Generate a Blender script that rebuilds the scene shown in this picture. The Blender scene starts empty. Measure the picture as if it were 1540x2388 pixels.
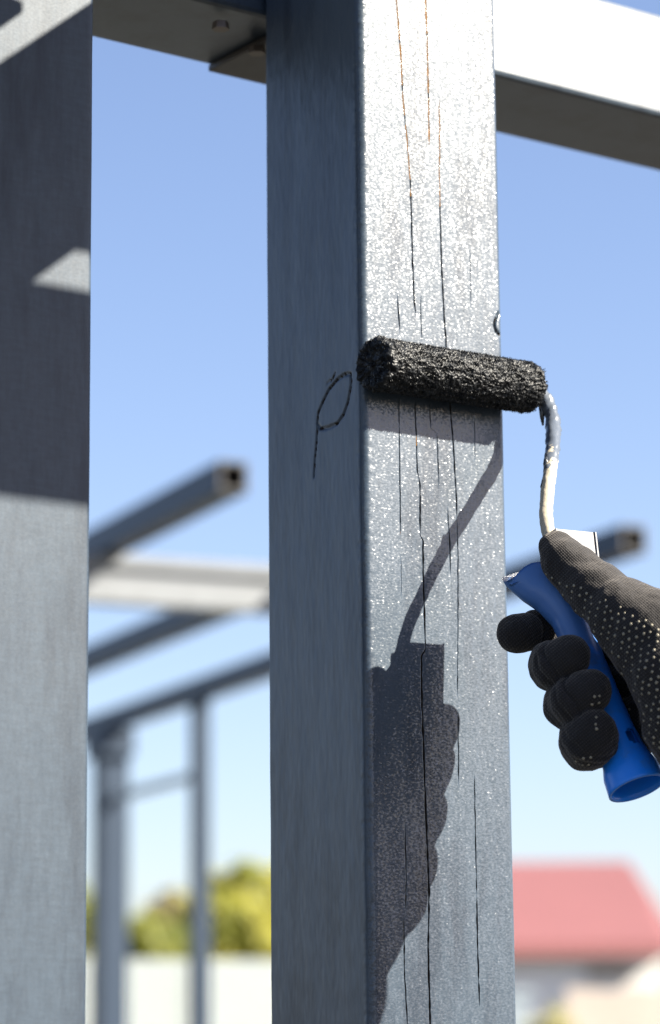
import bpy, bmesh, math, random
import numpy as np
from mathutils import Vector, Matrix, noise
from mathutils.bvhtree import BVHTree

random.seed(7); rng = np.random.default_rng(7)
sc = bpy.context.scene
COL = sc.collection

# ------------------------------------------------------------------ camera
FPX, CX, CY = 6633.0, 770.0, 1194.0            # survey of the photograph at 1540 x 2388
pitch, roll = math.atan(0.2), 0.010
r0 = Vector((1, 0, 0)); up0 = Vector((0, -math.sin(pitch), math.cos(pitch)))
FWD = Vector((0, math.cos(pitch), math.sin(pitch)))
RGT = r0 * math.cos(roll) - up0 * math.sin(roll)
UPV = up0 * math.cos(roll) + r0 * math.sin(roll)
CAM = Vector((0, 0, 1.55))
cd = bpy.data.cameras.new("camera"); cam = bpy.data.objects.new("camera", cd); COL.objects.link(cam)
m = Matrix((RGT, UPV, -FWD)).transposed().to_4x4(); m.translation = CAM
cam.matrix_world = m
cd.sensor_fit = 'VERTICAL'; cd.sensor_height = 36.0; cd.sensor_width = 23.2
cd.lens = 36.0 * FPX / 2388.0
cd.clip_start = 0.05; cd.clip_end = 2000
cd.dof.use_dof = True; cd.dof.focus_distance = 1.375; cd.dof.aperture_fstop = cd.lens / 13.0
sc.camera = cam

# ------------------------------------------------------------------ sky, sun, exposure
SUN_AZ, SUN_EL = 105.0, 34.8                     # azimuth clockwise from +Y
SKY_STRENGTH, SUN_STRENGTH, EXPOSURE = 0.05, 5.0, 2.1
w = bpy.data.worlds.new("World"); sc.world = w; w.use_nodes = True
nt = w.node_tree; nt.nodes.clear()
sk = nt.nodes.new("ShaderNodeTexSky"); sk.sky_type = 'NISHITA'; sk.sun_disc = False
sk.sun_elevation = math.radians(SUN_EL); sk.sun_rotation = math.radians(SUN_AZ)
sk.air_density = 1.0; sk.dust_density = 1.0; sk.ozone_density = 2.2; sk.altitude = 100
bg = nt.nodes.new("ShaderNodeBackground"); bg.inputs[1].default_value = SKY_STRENGTH
wo = nt.nodes.new("ShaderNodeOutputWorld")
wb_ = nt.nodes.new("ShaderNodeMix"); wb_.data_type = 'RGBA'; wb_.blend_type = 'MULTIPLY'; wb_.inputs[0].default_value = 1
wb_.inputs[7].default_value = (1.07, 0.985, 1.04, 1)                       # the camera's white balance
nt.links.new(sk.outputs[0], wb_.inputs[6]); nt.links.new(wb_.outputs[2], bg.inputs[0]); nt.links.new(bg.outputs[0], wo.inputs[0])
S = Vector((math.sin(math.radians(SUN_AZ)) * math.cos(math.radians(SUN_EL)),
            math.cos(math.radians(SUN_AZ)) * math.cos(math.radians(SUN_EL)), math.sin(math.radians(SUN_EL))))
sl = bpy.data.lights.new("sun", 'SUN'); sl.energy = SUN_STRENGTH; sl.angle = math.radians(0.5); sl.color = (1.0, 0.93, 0.79)
so = bpy.data.objects.new("sun", sl); COL.objects.link(so); so.rotation_euler = S.to_track_quat('Z', 'Y').to_euler(); so.location = (3, -1, 4)
sc.view_settings.view_transform = 'Standard'; sc.view_settings.look = 'None'
sc.view_settings.exposure = EXPOSURE; sc.view_settings.gamma = 1; sc.view_settings.use_curve_mapping = False
sc.cycles.max_bounces = 6; sc.cycles.diffuse_bounces = 3; sc.cycles.glossy_bounces = 3
sc.cycles.use_denoising = True; sc.cycles.sample_clamp_indirect = 8; sc.cycles.blur_glossy = 0.3

# ------------------------------------------------------------------ survey helpers
def ray(x, y): return FWD + RGT * ((x - CX) / FPX) - UPV * ((y - CY) / FPX)
def at_dist(x, y, Y):
    d = ray(x, y); return CAM + d * (Y / d.y)
def at_height(x, y, z):
    d = ray(x, y); return CAM + d * ((z - CAM.z) / d.z)
class Frame:                                      # a level frame turned about z: u along, v away, z up
    def __init__(s, A, deg):
        s.A = Vector((A.x, A.y, 0)); s.a = math.radians(deg)
        s.e1 = Vector((math.cos(s.a), math.sin(s.a), 0)); s.e2 = Vector((-math.sin(s.a), math.cos(s.a), 0))
    def loc(s, P): q = P - s.A; return Vector((q.dot(s.e1), q.dot(s.e2), q.z))
    def wor(s, u, v, z): return s.A + s.e1 * u + s.e2 * v + Vector((0, 0, z))
    def on_v(s, x, y, v):
        d = ray(x, y); t = (s.A + s.e2 * v - CAM).dot(s.e2) / d.dot(s.e2); return s.loc(CAM + d * t)
    def on_u(s, x, y, u):
        d = ray(x, y); t = (s.A + s.e1 * u - CAM).dot(s.e1) / d.dot(s.e1); return s.loc(CAM + d * t)
    def dirloc(s, D): return Vector((D.dot(s.e1), D.dot(s.e2), D.z))
FR = Frame(at_dist(850, 1200, 1.365), 36)         # the timber frame: u along the sunlit faces
SL = FR.dirloc(S)

# ------------------------------------------------------------------ material helpers
def mat(name):
    M = bpy.data.materials.new(name); M.use_nodes = True
    n = M.node_tree; b = n.nodes["Principled BSDF"]
    return M, n, b
def N(n, t, **k):
    x = n.nodes.new(t)
    for a, v in k.items():
        if a.startswith("i_"): x.inputs[a[2:].replace("_", " ")].default_value = v
        else: setattr(x, a, v)
    return x
def noise_tex(n, scale, detail=3, rough=.55, stretch=(1, 1, 1), coord="Object", w=0):
    tc = N(n, "ShaderNodeTexCoord"); mp = N(n, "ShaderNodeMapping"); mp.inputs["Scale"].default_value = stretch
    mp.inputs["Location"].default_value = (w, w * .7, w * 1.3)
    nz = N(n, "ShaderNodeTexNoise"); nz.inputs["Scale"].default_value = scale; nz.inputs["Detail"].default_value = detail
    nz.inputs["Roughness"].default_value = rough
    n.links.new(tc.outputs[coord], mp.inputs[0]); n.links.new(mp.outputs[0], nz.inputs["Vector"])
    return nz.outputs["Fac"]
def ramp(n, fac, stops):
    r = N(n, "ShaderNodeValToRGB"); e = r.color_ramp.elements
    while len(e) < len(stops): e.new(.5)
    for k, (p, c) in enumerate(stops): e[k].position = p; e[k].color = (c, c, c, 1) if not hasattr(c, "__len__") else (*c, 1)
    n.links.new(fac, r.inputs[0]); return r.outputs[0]
def math_n(n, op, a, b=None, c=None):
    x = N(n, "ShaderNodeMath", operation=op)
    for i, v in enumerate((a, b, c)):
        if v is None: continue
        if hasattr(v, "links"): n.links.new(v, x.inputs[i])
        else: x.inputs[i].default_value = v
    return x.outputs[0]
def mixc(n, fac, a, b):
    x = N(n, "ShaderNodeMix", data_type='RGBA')
    if hasattr(fac, "links"): n.links.new(fac, x.inputs[0])
    else: x.inputs[0].default_value = fac
    for i, v in ((6, a), (7, b)):
        if hasattr(v, "links"): n.links.new(v, x.inputs[i])
        else: x.inputs[i].default_value = (*v, 1)
    return x.outputs[2]
def bump(n, b, h, strength, dist, chain=None):
    x = N(n, "ShaderNodeBump"); x.inputs["Strength"].default_value = strength; x.inputs["Distance"].default_value = dist
    n.links.new(h, x.inputs["Height"])
    if chain is not None: n.links.new(chain, x.inputs["Normal"])
    n.links.new(x.outputs[0], b.inputs["Normal"]); return x.outputs[0]
def simple(name, col, rough=.5, metal=0, nz=None, amt=.25, bmp=None, spec=.5):
    M, n, b = mat(name); b.inputs["Roughness"].default_value = rough; b.inputs["Metallic"].default_value = metal
    b.inputs["Specular IOR Level"].default_value = spec
    if nz:
        f = noise_tex(n, nz, 4)
        c = mixc(n, f, tuple(x * (1 - amt) for x in col), tuple(min(1, x * (1 + amt)) for x in col)); n.links.new(c, b.inputs["Base Color"])
    else: b.inputs["Base Color"].default_value = (*col, 1)
    if bmp: bump(n, b, noise_tex(n, bmp[0], 3, w=3), bmp[1], bmp[2])
    return M

# ------------------------------------------------------------------ mesh helpers
def link(name, me, parent=None, mats=(), smooth=False):
    o = bpy.data.objects.new(name, me); COL.objects.link(o)
    for M in mats: me.materials.append(M)
    if smooth: me.polygons.foreach_set("use_smooth", [True] * len(me.polygons))
    if parent: o.parent = parent
    return o
def tag(o, label=None, cat=None, group=None, kind=None):
    if label: o["label"] = label
    if cat: o["category"] = cat
    if group: o["group"] = group
    if kind: o["kind"] = kind
    return o
def empty(name, locv=(0, 0, 0), rz=0):
    o = bpy.data.objects.new(name, None); COL.objects.link(o); o.location = locv; o.rotation_euler.z = rz
    o.empty_display_size = .05; return o
def bm_box(bm, lo, hi, bevel=0.0, seg=2):
    r = bmesh.ops.create_cube(bm, size=1.0)
    vs = r["verts"]
    for v in vs:
        v.co = Vector([(lo[i] + hi[i]) / 2 + v.co[i] * (hi[i] - lo[i]) for i in range(3)])
    if bevel:
        es = list({e for v in vs for e in v.link_edges})
        bmesh.ops.bevel(bm, geom=es, offset=bevel, segments=seg, profile=.5, affect='EDGES')
def bm_obj(name, bm, M, parent=None, smooth=False):
    me = bpy.data.meshes.new(name); bm.to_mesh(me); bm.free()
    return link(name, me, parent, [M] if not isinstance(M, (list, tuple)) else M, smooth)
def box_obj(name, lo, hi, M, parent=None, bevel=0.0):
    bm = bmesh.new(); bm_box(bm, lo, hi, bevel); return bm_obj(name, bm, M, parent)
def bm_tube(bm, pts, radii, seg=16, cap=True):
    pts = [Vector(p) for p in pts]; rings = []; prev = None
    for i, p in enumerate(pts):
        t = (pts[min(i + 1, len(pts) - 1)] - pts[max(i - 1, 0)]).normalized()
        if prev is None: a = t.orthogonal().normalized()
        else: a = (prev - t * prev.dot(t)).normalized()
        prev = a; b = t.cross(a); r = radii[i] if hasattr(radii, "__len__") else radii
        rings.append([bm.verts.new(p + (a * math.cos(k * 2 * math.pi / seg) + b * math.sin(k * 2 * math.pi / seg)) * r) for k in range(seg)])
    for i in range(len(rings) - 1):
        for k in range(seg):
            bm.faces.new((rings[i][k], rings[i][(k + 1) % seg], rings[i + 1][(k + 1) % seg], rings[i + 1][k]))
    if cap: bm.faces.new(rings[0][::-1]); bm.faces.new(rings[-1])
    return rings
def catmull(P, n):
    P = [Vector(p) for p in P]; Q = [P[0] * 2 - P[1]] + P + [P[-1] * 2 - P[-2]]; out = []
    for i in range(1, len(Q) - 2):
        a, b, c, d = Q[i - 1:i + 3]
        for k in range(n):
            t = k / n
            out.append(.5 * ((2 * b) + (c - a) * t + (2 * a - 5 * b + 4 * c - d) * t * t + (3 * b - a - 3 * c + d) * t ** 3))
    out.append(P[-1]); return out

# ------------------------------------------------------------------ materials
def paint_material(name, spark=1.0, rough=.40, coat=.54, spec=.36, weave=0.0):
    M, n, b = mat(name)
    tc = N(n, "ShaderNodeTexCoord")
    blotch = noise_tex(n, 26, 6, .66, (1.6, 1.6, .30))                 # streaky thin spots in the coat
    c = mixc(n, ramp(n, blotch, [(.48, 0), (.63, 1)]), (.031, .047, .069), (.015, .025, .041))
    if weave:
        wv_ = math_n(n, 'ADD', noise_tex(n, 480, 2, .6, (1, 1, .22), w=4), noise_tex(n, 480, 2, .6, (.22, .22, 1), w=6))
        c = mixc(n, math_n(n, 'MULTIPLY', ramp(n, math_n(n, 'MULTIPLY', wv_, .5), [(.38, 1), (.62, 0)]), weave), c, (.014, .022, .034))
    n.links.new(c, b.inputs["Base Color"])
    b.inputs["Roughness"].default_value = rough
    b.inputs["Specular IOR Level"].default_value = spec
    # roller stipple and raised grain: small random tilts of the wet film
    geo = N(n, "ShaderNodeSeparateXYZ"); n.links.new(tc.outputs["Normal"], geo.inputs[0])
    front = math_n(n, 'GREATER_THAN', math_n(n, 'MULTIPLY', geo.outputs["Y"], -1.0), .5)   # the rolled face is stippled, the side face shows grain
    def tilt(scale, stretch, w, detail=1.0):
        mp = N(n, "ShaderNodeMapping"); mp.inputs["Scale"].default_value = stretch; mp.inputs["Location"].default_value = (w, w, w)
        nz = N(n, "ShaderNodeTexNoise"); nz.inputs["Scale"].default_value = scale; nz.inputs["Detail"].default_value = detail
        n.links.new(tc.outputs["Object"], mp.inputs[0]); n.links.new(mp.outputs[0], nz.inputs["Vector"])
        sb = N(n, "ShaderNodeVectorMath", operation='SUBTRACT'); n.links.new(nz.outputs["Color"], sb.inputs[0]); sb.inputs[1].default_value = (.5, .5, .5)
        return sb.outputs[0]
    def vscale(v, f):
        x = N(n, "ShaderNodeVectorMath", operation='SCALE'); n.links.new(v, x.inputs[0])
        if hasattr(f, "links"): n.links.new(f, x.inputs["Scale"])
        else: x.inputs["Scale"].default_value = f
        return x.outputs[0]
    def vadd(a, b):
        x = N(n, "ShaderNodeVectorMath", operation='ADD'); n.links.new(a, x.inputs[0]); n.links.new(b, x.inputs[1]); return x.outputs[0]
    st = vscale(tilt(900, (.70, .70, 1.25), 2.0, 1.5), math_n(n, 'MULTIPLY', front, .86 * spark))
    st2 = vscale(tilt(330, (1, 1, 1.2), 5.0), math_n(n, 'MULTIPLY', front, .16 * spark))
    gr = vscale(tilt(420, (1.6, 1.6, .28), 8.0, 2.0), math_n(n, 'MULTIPLY_ADD', front, -.45 * spark, .62 * spark))
    gm = N(n, "ShaderNodeNewGeometry"); tot = vadd(vadd(st, st2), gr)
    nm = N(n, "ShaderNodeVectorMath", operation='NORMALIZE'); n.links.new(vadd(gm.outputs["Normal"], tot), nm.inputs[0])
    n.links.new(math_n(n, 'MULTIPLY', front, coat), b.inputs["Coat Weight"]); b.inputs["Coat Roughness"].default_value = .20
    n.links.new(math_n(n, 'MULTIPLY_ADD', front, spec - max(spec, .65), max(spec, .65)), b.inputs["Specular IOR Level"])
    n.links.new(nm.outputs[0], b.inputs["Coat Normal"])
    nm2 = N(n, "ShaderNodeVectorMath", operation='NORMALIZE'); n.links.new(vadd(gm.outputs["Normal"], vscale(tot, .28)), nm2.inputs[0])
    n.links.new(nm2.outputs[0], b.inputs["Normal"])
    return M
PAINT = paint_material("grey_gloss_paint")
PAINT_DRY = paint_material("grey_dry_paint", .35, .5, 0.0, .30, .45)
PAINT_SMOOTH = paint_material("grey_smooth_paint", .12, .36, 0.0, .75)
CRACK_DARK = simple("bare_dark_wood", (.020, .014, .010), .8)
CRACK_RAW = simple("bare_orange_wood", (.42, .27, .08), .7, nz=400, amt=.4)

# ------------------------------------------------------------------ painted post with real checks and knots
def smooth01(t): t = np.clip(t, 0, 1); return t * t * (3 - 2 * t)
def make_post(name, W1, W2, z_fine, dz, tracks=(), knots=(), r=.0042, mats=None, seed=0.0, fcol=.0006):
    zs = list(np.arange(0, z_fine[0], .05)) + list(np.arange(z_fine[0], z_fine[1], dz)) + list(np.arange(z_fine[1], 2.165, .01)) + [2.165]
    zs = np.array(zs); nz_ = len(zs)
    cols = []                                           # (x array, y array) per column
    meta = []                                           # groove index per column (centre columns only)
    one = np.ones(nz_)
    def add(x, y, g=None): cols.append((x * one, y * one)); meta.append(g)
    rb = .0025
    for t in np.linspace(W2 - rb, r, max(4, int((W2 - rb - r) / fcol))): add(0.0, t)
    for k in range(1, 8):
        q = k / 8 * math.pi / 2; add(r - r * math.cos(q), r - r * math.sin(q))
    marks = [r * one]
    grooves = []
    for (upts, segs) in tracks:
        zz = np.array([p[1] for p in upts]); uu = np.array([p[0] for p in upts]); o = np.argsort(zz)
        u = np.interp(zs, zz[o], uu[o])
        u = u + np.array([noise.noise((0, 3.1 * len(grooves), z * 190)) for z in zs]) * .00022
        hw = np.zeros(nz_); rawm = np.zeros(nz_)
        for (z0, z1, wdt, raw) in segs:
            a, b = min(z0, z1), max(z0, z1)
            e = smooth01((zs - a) / .006) * smooth01((b - zs) / .006)
            jit = np.array([.75 + .55 * noise.noise((z * 260, len(grooves) * 7.7, a)) for z in zs])
            hw = np.maximum(hw, e * wdt * jit / 2)
            if raw: rawm = np.maximum(rawm, (e > .02) * np.array([1.0 if noise.noise((z * 120, 5.0 + len(grooves), 1)) > raw else 0.0 for z in zs]))
        grooves.append((u, hw, rawm))
    prev = r * one
    for gi, (u, hw, rw_) in enumerate(grooves):
        L = u - np.maximum(hw, .00003) - .0003
        for k in range(0, 9): add(prev + (L - prev) * k / 9, 0.0)
        add(L, 0.0); add(u - np.maximum(hw, .00003), 0.0)
        add(u, np.minimum(hw * 9, .0045) * (1 - .8 * rw_), gi)
        add(u + np.maximum(hw, .00003), 0.0)
        prev = u + np.maximum(hw, .00003) + .0003
    for k in range(0, 46): add(prev + (W1 - rb - prev) * k / 46, 0.0)
    add(W1 - rb, 0.0)
    for k in range(1, 5):
        q = k / 4 * math.pi / 2; add(W1 - rb + rb * math.sin(q), rb - rb * math.cos(q))
    add(W1, W2 - rb); add(W1 - rb, W2); add(rb, W2)
    X = np.stack([c[0] for c in cols], 1); Y = np.stack([c[1] for c in cols], 1); Z = np.repeat(zs[:, None], X.shape[1], 1)
    nc = X.shape[1]
    # knots: rings of split grain, cut in as real grooves
    mask = np.zeros_like(X)
    for (face, poly, wd, dp) in knots:
        P = np.array(poly); a = P[:-1]; b = P[1:]
        c0 = (X if face == 1 else Y)
        sel = (np.abs(Y) < 1e-6) if face == 1 else (np.abs(X) < 1e-6)
        D = np.full(X.shape, 9.0)
        for p0, p1 in zip(a, b):
            d = p1 - p0; t = np.clip(((c0 - p0[0]) * d[0] + (Z - p0[1]) * d[1]) / (d @ d), 0, 1)
            D = np.minimum(D, np.hypot(c0 - p0[0] - t * d[0], Z - p0[1] - t * d[1]))
        f = np.clip(1 - D / wd, 0, 1) * sel
        mask = np.maximum(mask, f)
        if face == 1: Y = Y + f * dp
        else: X = X + f * dp
    # gentle unevenness of sawn timber under paint
    V = np.stack([X, Y, Z], -1).reshape(-1, 3)
    fine = ((Z > z_fine[0] - .02) & (Z < z_fine[1] + .02)).reshape(-1)
    lat = (np.minimum(np.minimum(V[:, 0], V[:, 1]), 1) < .012)
    for i in np.nonzero(fine & lat)[0]:
        x, y, z = V[i]
        h = noise.noise((x * 90 + seed, y * 90, z * 22)) * .00018 + noise.noise((x * 420, y * 420 + seed, z * 90)) * .00007
        if x < r * 1.2 and y < r * 1.2: h += noise.noise((3, x * 200 + seed, z * 330)) * .00018
        if y < x: V[i, 1] -= h
        else: V[i, 0] -= h
    idx = np.arange(nz_ * nc).reshape(nz_, nc)
    a = idx[:-1, :]; b = np.roll(idx, -1, 1)[:-1, :]; c = np.roll(idx, -1, 1)[1:, :]; d = idx[1:, :]
    Fq = np.stack([a, b, c, d], -1).reshape(-1, 4)
    mi = np.zeros((nz_ - 1, nc), dtype=np.int32)
    for j, g in enumerate(meta):
        if g is None: continue
        u, hw, rw = grooves[g]
        act = (hw[:-1] > .00008) | (hw[1:] > .00008)
        val = np.where(rw[:-1] > .5, 2, 1) * act
        mi[:, j - 1] = val; mi[:, j] = val
    mq = np.maximum.reduce([mask[:-1], mask[1:], np.roll(mask, -1, 1)[:-1], np.roll(mask, -1, 1)[1:]])
    mi = np.where((mq > .88) & (mi == 0), 1, mi)
    me = bpy.data.meshes.new(name)
    me.vertices.add(len(V)); me.vertices.foreach_set("co", V.ravel())
    cap = [tuple(idx[-1]), tuple(idx[0][::-1])]
    loops = np.concatenate([Fq.ravel(), np.array(cap[0]), np.array(cap[1])])
    tot = np.concatenate([np.full(len(Fq), 4), [nc, nc]]); st = np.concatenate([[0], np.cumsum(tot)[:-1]])
    me.loops.add(len(loops)); me.loops.foreach_set("vertex_index", loops.astype(np.int32))
    me.polygons.add(len(tot)); me.polygons.foreach_set("loop_start", st.astype(np.int32)); me.polygons.foreach_set("loop_total", tot.astype(np.int32))
    me.update(calc_edges=True); me.validate()
    o = link(name, me, None, mats or [PAINT, CRACK_DARK, CRACK_RAW], True)
    m_ = np.concatenate([mi.ravel(), [0, 0]]).astype(np.int32)
    me.polygons.foreach_set("material_index", m_)
    sm = np.ones(len(m_), dtype=bool); sm[m_ > 0] = False; sm[-2:] = False
    me.polygons.foreach_set("use_smooth", sm)
    return o
def f1(x, y): q = FR.on_v(x, y, 0); return (q.x, q.z)
def f2(x, y): q = FR.on_u(x, y, 0); return (q.y, q.z)
def track(pts, segs):
    return ([f1(*p) for p in pts], [(f1(1000, a)[1], f1(1000, b)[1], wd, raw) for (a, b, wd, raw) in segs])
T = [
 track([(906, -200), (912, 0), (920, 500), (928, 710), (933, 771), (931, 938), (932, 1050), (934.6, 1263), (937, 1400), (941, 1800), (944.5, 1928), (947.5, 2042), (946, 2134), (942, 2145), (943, 2261), (947.6, 2340), (951, 2400)],
       [(700, 790, .0009, 0), (930, 1010, .0006, 0), (1000, 1263, .0007, .25), (1300, 1400, .0003, 0), (1925, 2133, .0007, 0), (2137, 2420, .0010, 0)]),
 track([(918, -200), (925, 0), (935, 130), (940, 230), (950, 330), (957, 420), (960, 500), (962, 600), (966, 700), (970, 735), (968, 948), (971, 1014), (973.6, 1101), (980, 1130), (980, 1248), (987, 1262), (987.4, 1335), (990, 1420), (992, 1516), (983, 1530), (984, 1625), (990.5, 1823), (997, 1976), (1001, 2086), (999, 2217), (1003.6, 2387)],
       [(-250, 470, .0009, -.3), (440, 745, .0010, 0), (930, 1125, .0008, .2), (1105, 1255, .0010, 0), (1240, 1530, .0012, 0), (1500, 1690, .0014, 0), (1660, 1990, .0014, 0), (1960, 2420, .0014, 0)]),
 track([(988, -200), (993, 0), (996, 80), (998, 160), (1000, 230), (1001, 330), (988, 600), (981, 715), (984, 791), (1002, 943), (1005, 999), (1019.4, 1010), (1024.5, 1141), (1043, 1165), (1050, 1284), (1051, 1350), (1052, 1800), (1052, 2400)],
       [(-250, 345, .0010, -.45), (690, 800, .0005, 0), (930, 1005, .0006, 0), (1005, 1136, .0006, 0), (1176, 1335, .0008, 0)]),
 track([(1018, -200), (1023, 0), (1024, 230), (1026, 300), (1025, 400), (1027, 500), (1030, 620), (1035, 720), (1041, 805), (1050, 948), (1057, 1030), (1065, 1167), (1068, 1300), (1068, 1480), (1067, 1600), (1069, 1720), (1070, 1830), (1076, 2400)],
       [(220, 480, .0007, -.35), (450, 830, .0011, 0), (880, 1200, .0010, 0), (1200, 1500, .0007, 0), (1480, 1620, .0006, 0), (1650, 1830, .0007, 0)]),
 track([(1085, -200), (1090, 0), (1098, 700), (1106, 958), (1108, 1045), (1106, 1700), (1106.7, 1810), (1109, 1954), (1112, 2086), (1114, 2217), (1118.5, 2344), (1120, 2400)],
       [(560, 700, .0003, 0), (945, 1060, .0005, 0), (1800, 2090, .0008, 0), (2080, 2300, .0011, 0), (2270, 2350, .0010, 0)]),
]
ov = [(818, 872), (819, 890), (817, 908), (811, 940), (802, 966), (788, 987), (765, 998), (748, 1000), (740, 988), (743, 962), (755, 935), (768, 908), (786, 886), (804, 873), (818, 872)]
KN = [(2, [f2(*p) for p in ov], .00085, .0014),
      (2, [f2(*p) for p in [(741, 990), (739, 1030), (735, 1070), (733, 1112)]], .0008, .0012),
      (2, [f2(*p) for p in [(764, 893), (776, 884), (782, 870)]], .0006, .0008),
      (1, [f1(*p) for p in [(1173, 718), (1163, 731), (1155, 748), (1153, 758), (1157, 772), (1166, 781)]], .0010, .0018)]
post = make_post("wooden_post", .0902, .0845, (1.565, 2.12), .0008, T, KN)
post.location = FR.A; post.rotation_euler.z = FR.a
tag(post, "cracked grey wooden post in the middle, freshly painted, with the roller pressed against it", "post")

WL = .110
lp = make_post("wooden_post", WL, .0845, (1.565, 2.12), .004, (), (), .003, [PAINT_DRY, CRACK_DARK, CRACK_RAW], 9.0, .01)
lp.location = FR.wor(-.1555 - WL, 0, 0); lp.rotation_euler.z = FR.a
tag(lp, "wide grey wooden post at the left edge with beam shadows across its upper half", "post")

# ------------------------------------------------------------------ beam behind the posts, with a splice plate underneath
ZB = 2.1075
beam = empty("roof_beam", FR.wor(0, .0866, ZB), FR.a)
tag(beam, "long grey beam running behind the tops of the posts, glaring white in the sun", "beam")
box_obj("beam_body", (-.75, 0, 0), (.95, .08, .064), PAINT_SMOOTH, beam, .003)
STEEL_DARK = simple("brown_primer_steel", (.045, .037, .032), .5, nz=60, amt=.3)
pl0 = FR.on_v(482, 139, .1666)
sp = box_obj("splice_plate", (pl0.x, .003, -.0042), (.13, .0785, -.0002), STEEL_DARK, beam, .0008)
for (bx, by) in ((600, 117), (604, 12)):
    q = FR.loc(at_height(bx, by, ZB - .006))
    bm = bmesh.new(); vs = bmesh.ops.create_cone(bm, segments=6, radius1=.0048, radius2=.0042, depth=.004, cap_ends=True)
    bmesh.ops.translate(bm, verts=vs["verts"], vec=(q.x, max(.012, min(.07, q.y - .0866)), -.0061))
    bm_obj("bolt", bm, simple("bolt_zinc", (.16, .13, .11), .5, .6), sp)

# ------------------------------------------------------------------ the rest of the frame, over the camera's head: front beam and roof planks
def cast(px, py, z):                               # where the sun ray through a spot on the posts' sunlit plane is at height z
    q = FR.on_v(px, py, 0); t = (z - q.z) / SL.z; return Vector((q.x + SL.x * t, q.y + SL.y * t, z))
b_lo = cast(100, 1176, 2.165)
front_z = b_lo.z; fv = b_lo.y
hb = .060; wb = .05
fb = empty("front_beam", FR.wor(0, fv, front_z), FR.a)
tag(fb, "grey front beam of the timber frame over the painter's head, shading the left post", "beam")
box_obj("beam_body", (-.9, 0, 0), (.215, wb, hb), PAINT_DRY, fb, .002)
ZP = front_z + hb + .001
def plank(pa, pb, width_px, name_label):
    a = cast(*pa, ZP); b = cast(*pb, ZP); d = (b - a); d.z = 0; d.normalize()
    a2 = cast(pa[0], pa[1] - width_px, ZP); side = Vector((-d.y, d.x, 0)); wdt = (a2 - a).dot(side)
    if wdt < 0: side = -side; wdt = -wdt
    o = empty("roof_plank", FR.wor(a.x, a.y, ZP), FR.a + math.atan2(d.y, d.x))
    s = 1 if side.dot(Vector((-d.y, d.x, 0))) > 0 else -1
    vstart = (fv + wb * .5 - a.y) / d.y               # runs out from the front beam
    vstart = (-.21 - a.y) / d.y
    L0, L1 = sorted((vstart, vstart - .9 / d.y))
    box_obj("plank_body", (L0, min(0, s * wdt), 0), (L1, max(0, s * wdt), .006), PAINT_DRY, o, .001)
    tag(o, name_label, "plank", "roof planks over the painter's head")
plank((0, 716), (220, 555), 545, "wide roof plank resting on the front beam, nearer the middle post")
plank((0, 70), (110, -8), 560, "wide roof plank resting on the front beam, farther from the middle post")

q = cast(195, 592, ZP + .007)
bt = empty("roof_batten", FR.wor(0, q.y, ZP + .007), FR.a)
tag(bt, "thin batten lying across the roof planks over the painter's head", "batten")
box_obj("batten_body", (-.9, 0, 0), (.215, .03, .02), PAINT_DRY, bt, .001)

# ------------------------------------------------------------------ welded steel frame in the background
STEEL = simple("grey_painted_steel", (.028, .042, .066), .45, nz=9, amt=.15, bmp=(40, .1, .001), spec=.22)
RUST = simple("rusty_cut_steel", (.045, .041, .040), .6, nz=40, amt=.4)
ZT = CAM.z + 1.2
BG = Frame(at_height(511, 1072, ZT), 24)
sf = empty("steel_frame", BG.A, BG.a)
tag(sf, "blurred grey steel pergola frame with overhanging rafters behind the posts", "pergola")
TW = .062
def hollow(name, u0, v0, v1, zt, wu, wz, th, parent):
    bm = bmesh.new(); zb = zt - wz
    bm_box(bm, (u0, v0, zb), (u0 + wu, v1, zb + th), .001, 1); bm_box(bm, (u0, v0, zt - th), (u0 + wu, v1, zt), .001, 1)
    bm_box(bm, (u0, v0 + .0005, zb + th), (u0 + th, v1, zt - th)); bm_box(bm, (u0 + wu - th, v0 + .0005, zb + th), (u0 + wu, v1, zt - th))
    o = bm_obj(name, bm, STEEL, parent)
    bm = bmesh.new(); e = .0012
    oq = [(u0 + th * .3, zb + th * .3), (u0 + wu - th * .3, zb + th * .3), (u0 + wu - th * .3, zt - th * .3), (u0 + th * .3, zt - th * .3)]
    iq = [(u0 + th + e, zb + th + e), (u0 + wu - th - e, zb + th + e), (u0 + wu - th - e, zt - th - e), (u0 + th + e, zt - th - e)]
    ov_ = [bm.verts.new((a, v0 - .001, c)) for a, c in oq]; iv_ = [bm.verts.new((a, v0 - .001, c)) for a, c in iq]; dv_ = [bm.verts.new((a, v0 + .25, c)) for a, c in iq]
    for i in range(4):
        j = (i + 1) % 4; bm.faces.new((ov_[i], ov_[j], iv_[j], iv_[i])); bm.faces.new((iv_[i], iv_[j], dv_[j], dv_[i]))
    bm.faces.new(dv_)
    bm_obj("cut_end", bm, RUST, o)
    return o
t3 = BG.loc(at_height(1450, 1222, ZT)); t2 = BG.loc(at_height(219, 1498, ZT)); t2u = t2.x
hollow("rafter", 0, 0, 6.0, ZT, TW, TW, .006, sf)
hollow("rafter", t2u, t3.y * t2u / t3.x, 6.0, ZT, TW, TW, .006, sf)
hollow("rafter", t3.x, t3.y, 7.0, ZT, TW, TW, .006, sf)
zc = ZT - TW - .001
c1 = BG.loc(at_height(308, 1287, zc)); c2 = BG.loc(at_height(619, 1324, zc)); cv = (c1.y + c2.y) / 2
bm = bmesh.new(); ue = BG.on_v(1010, 1400, cv).x
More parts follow.
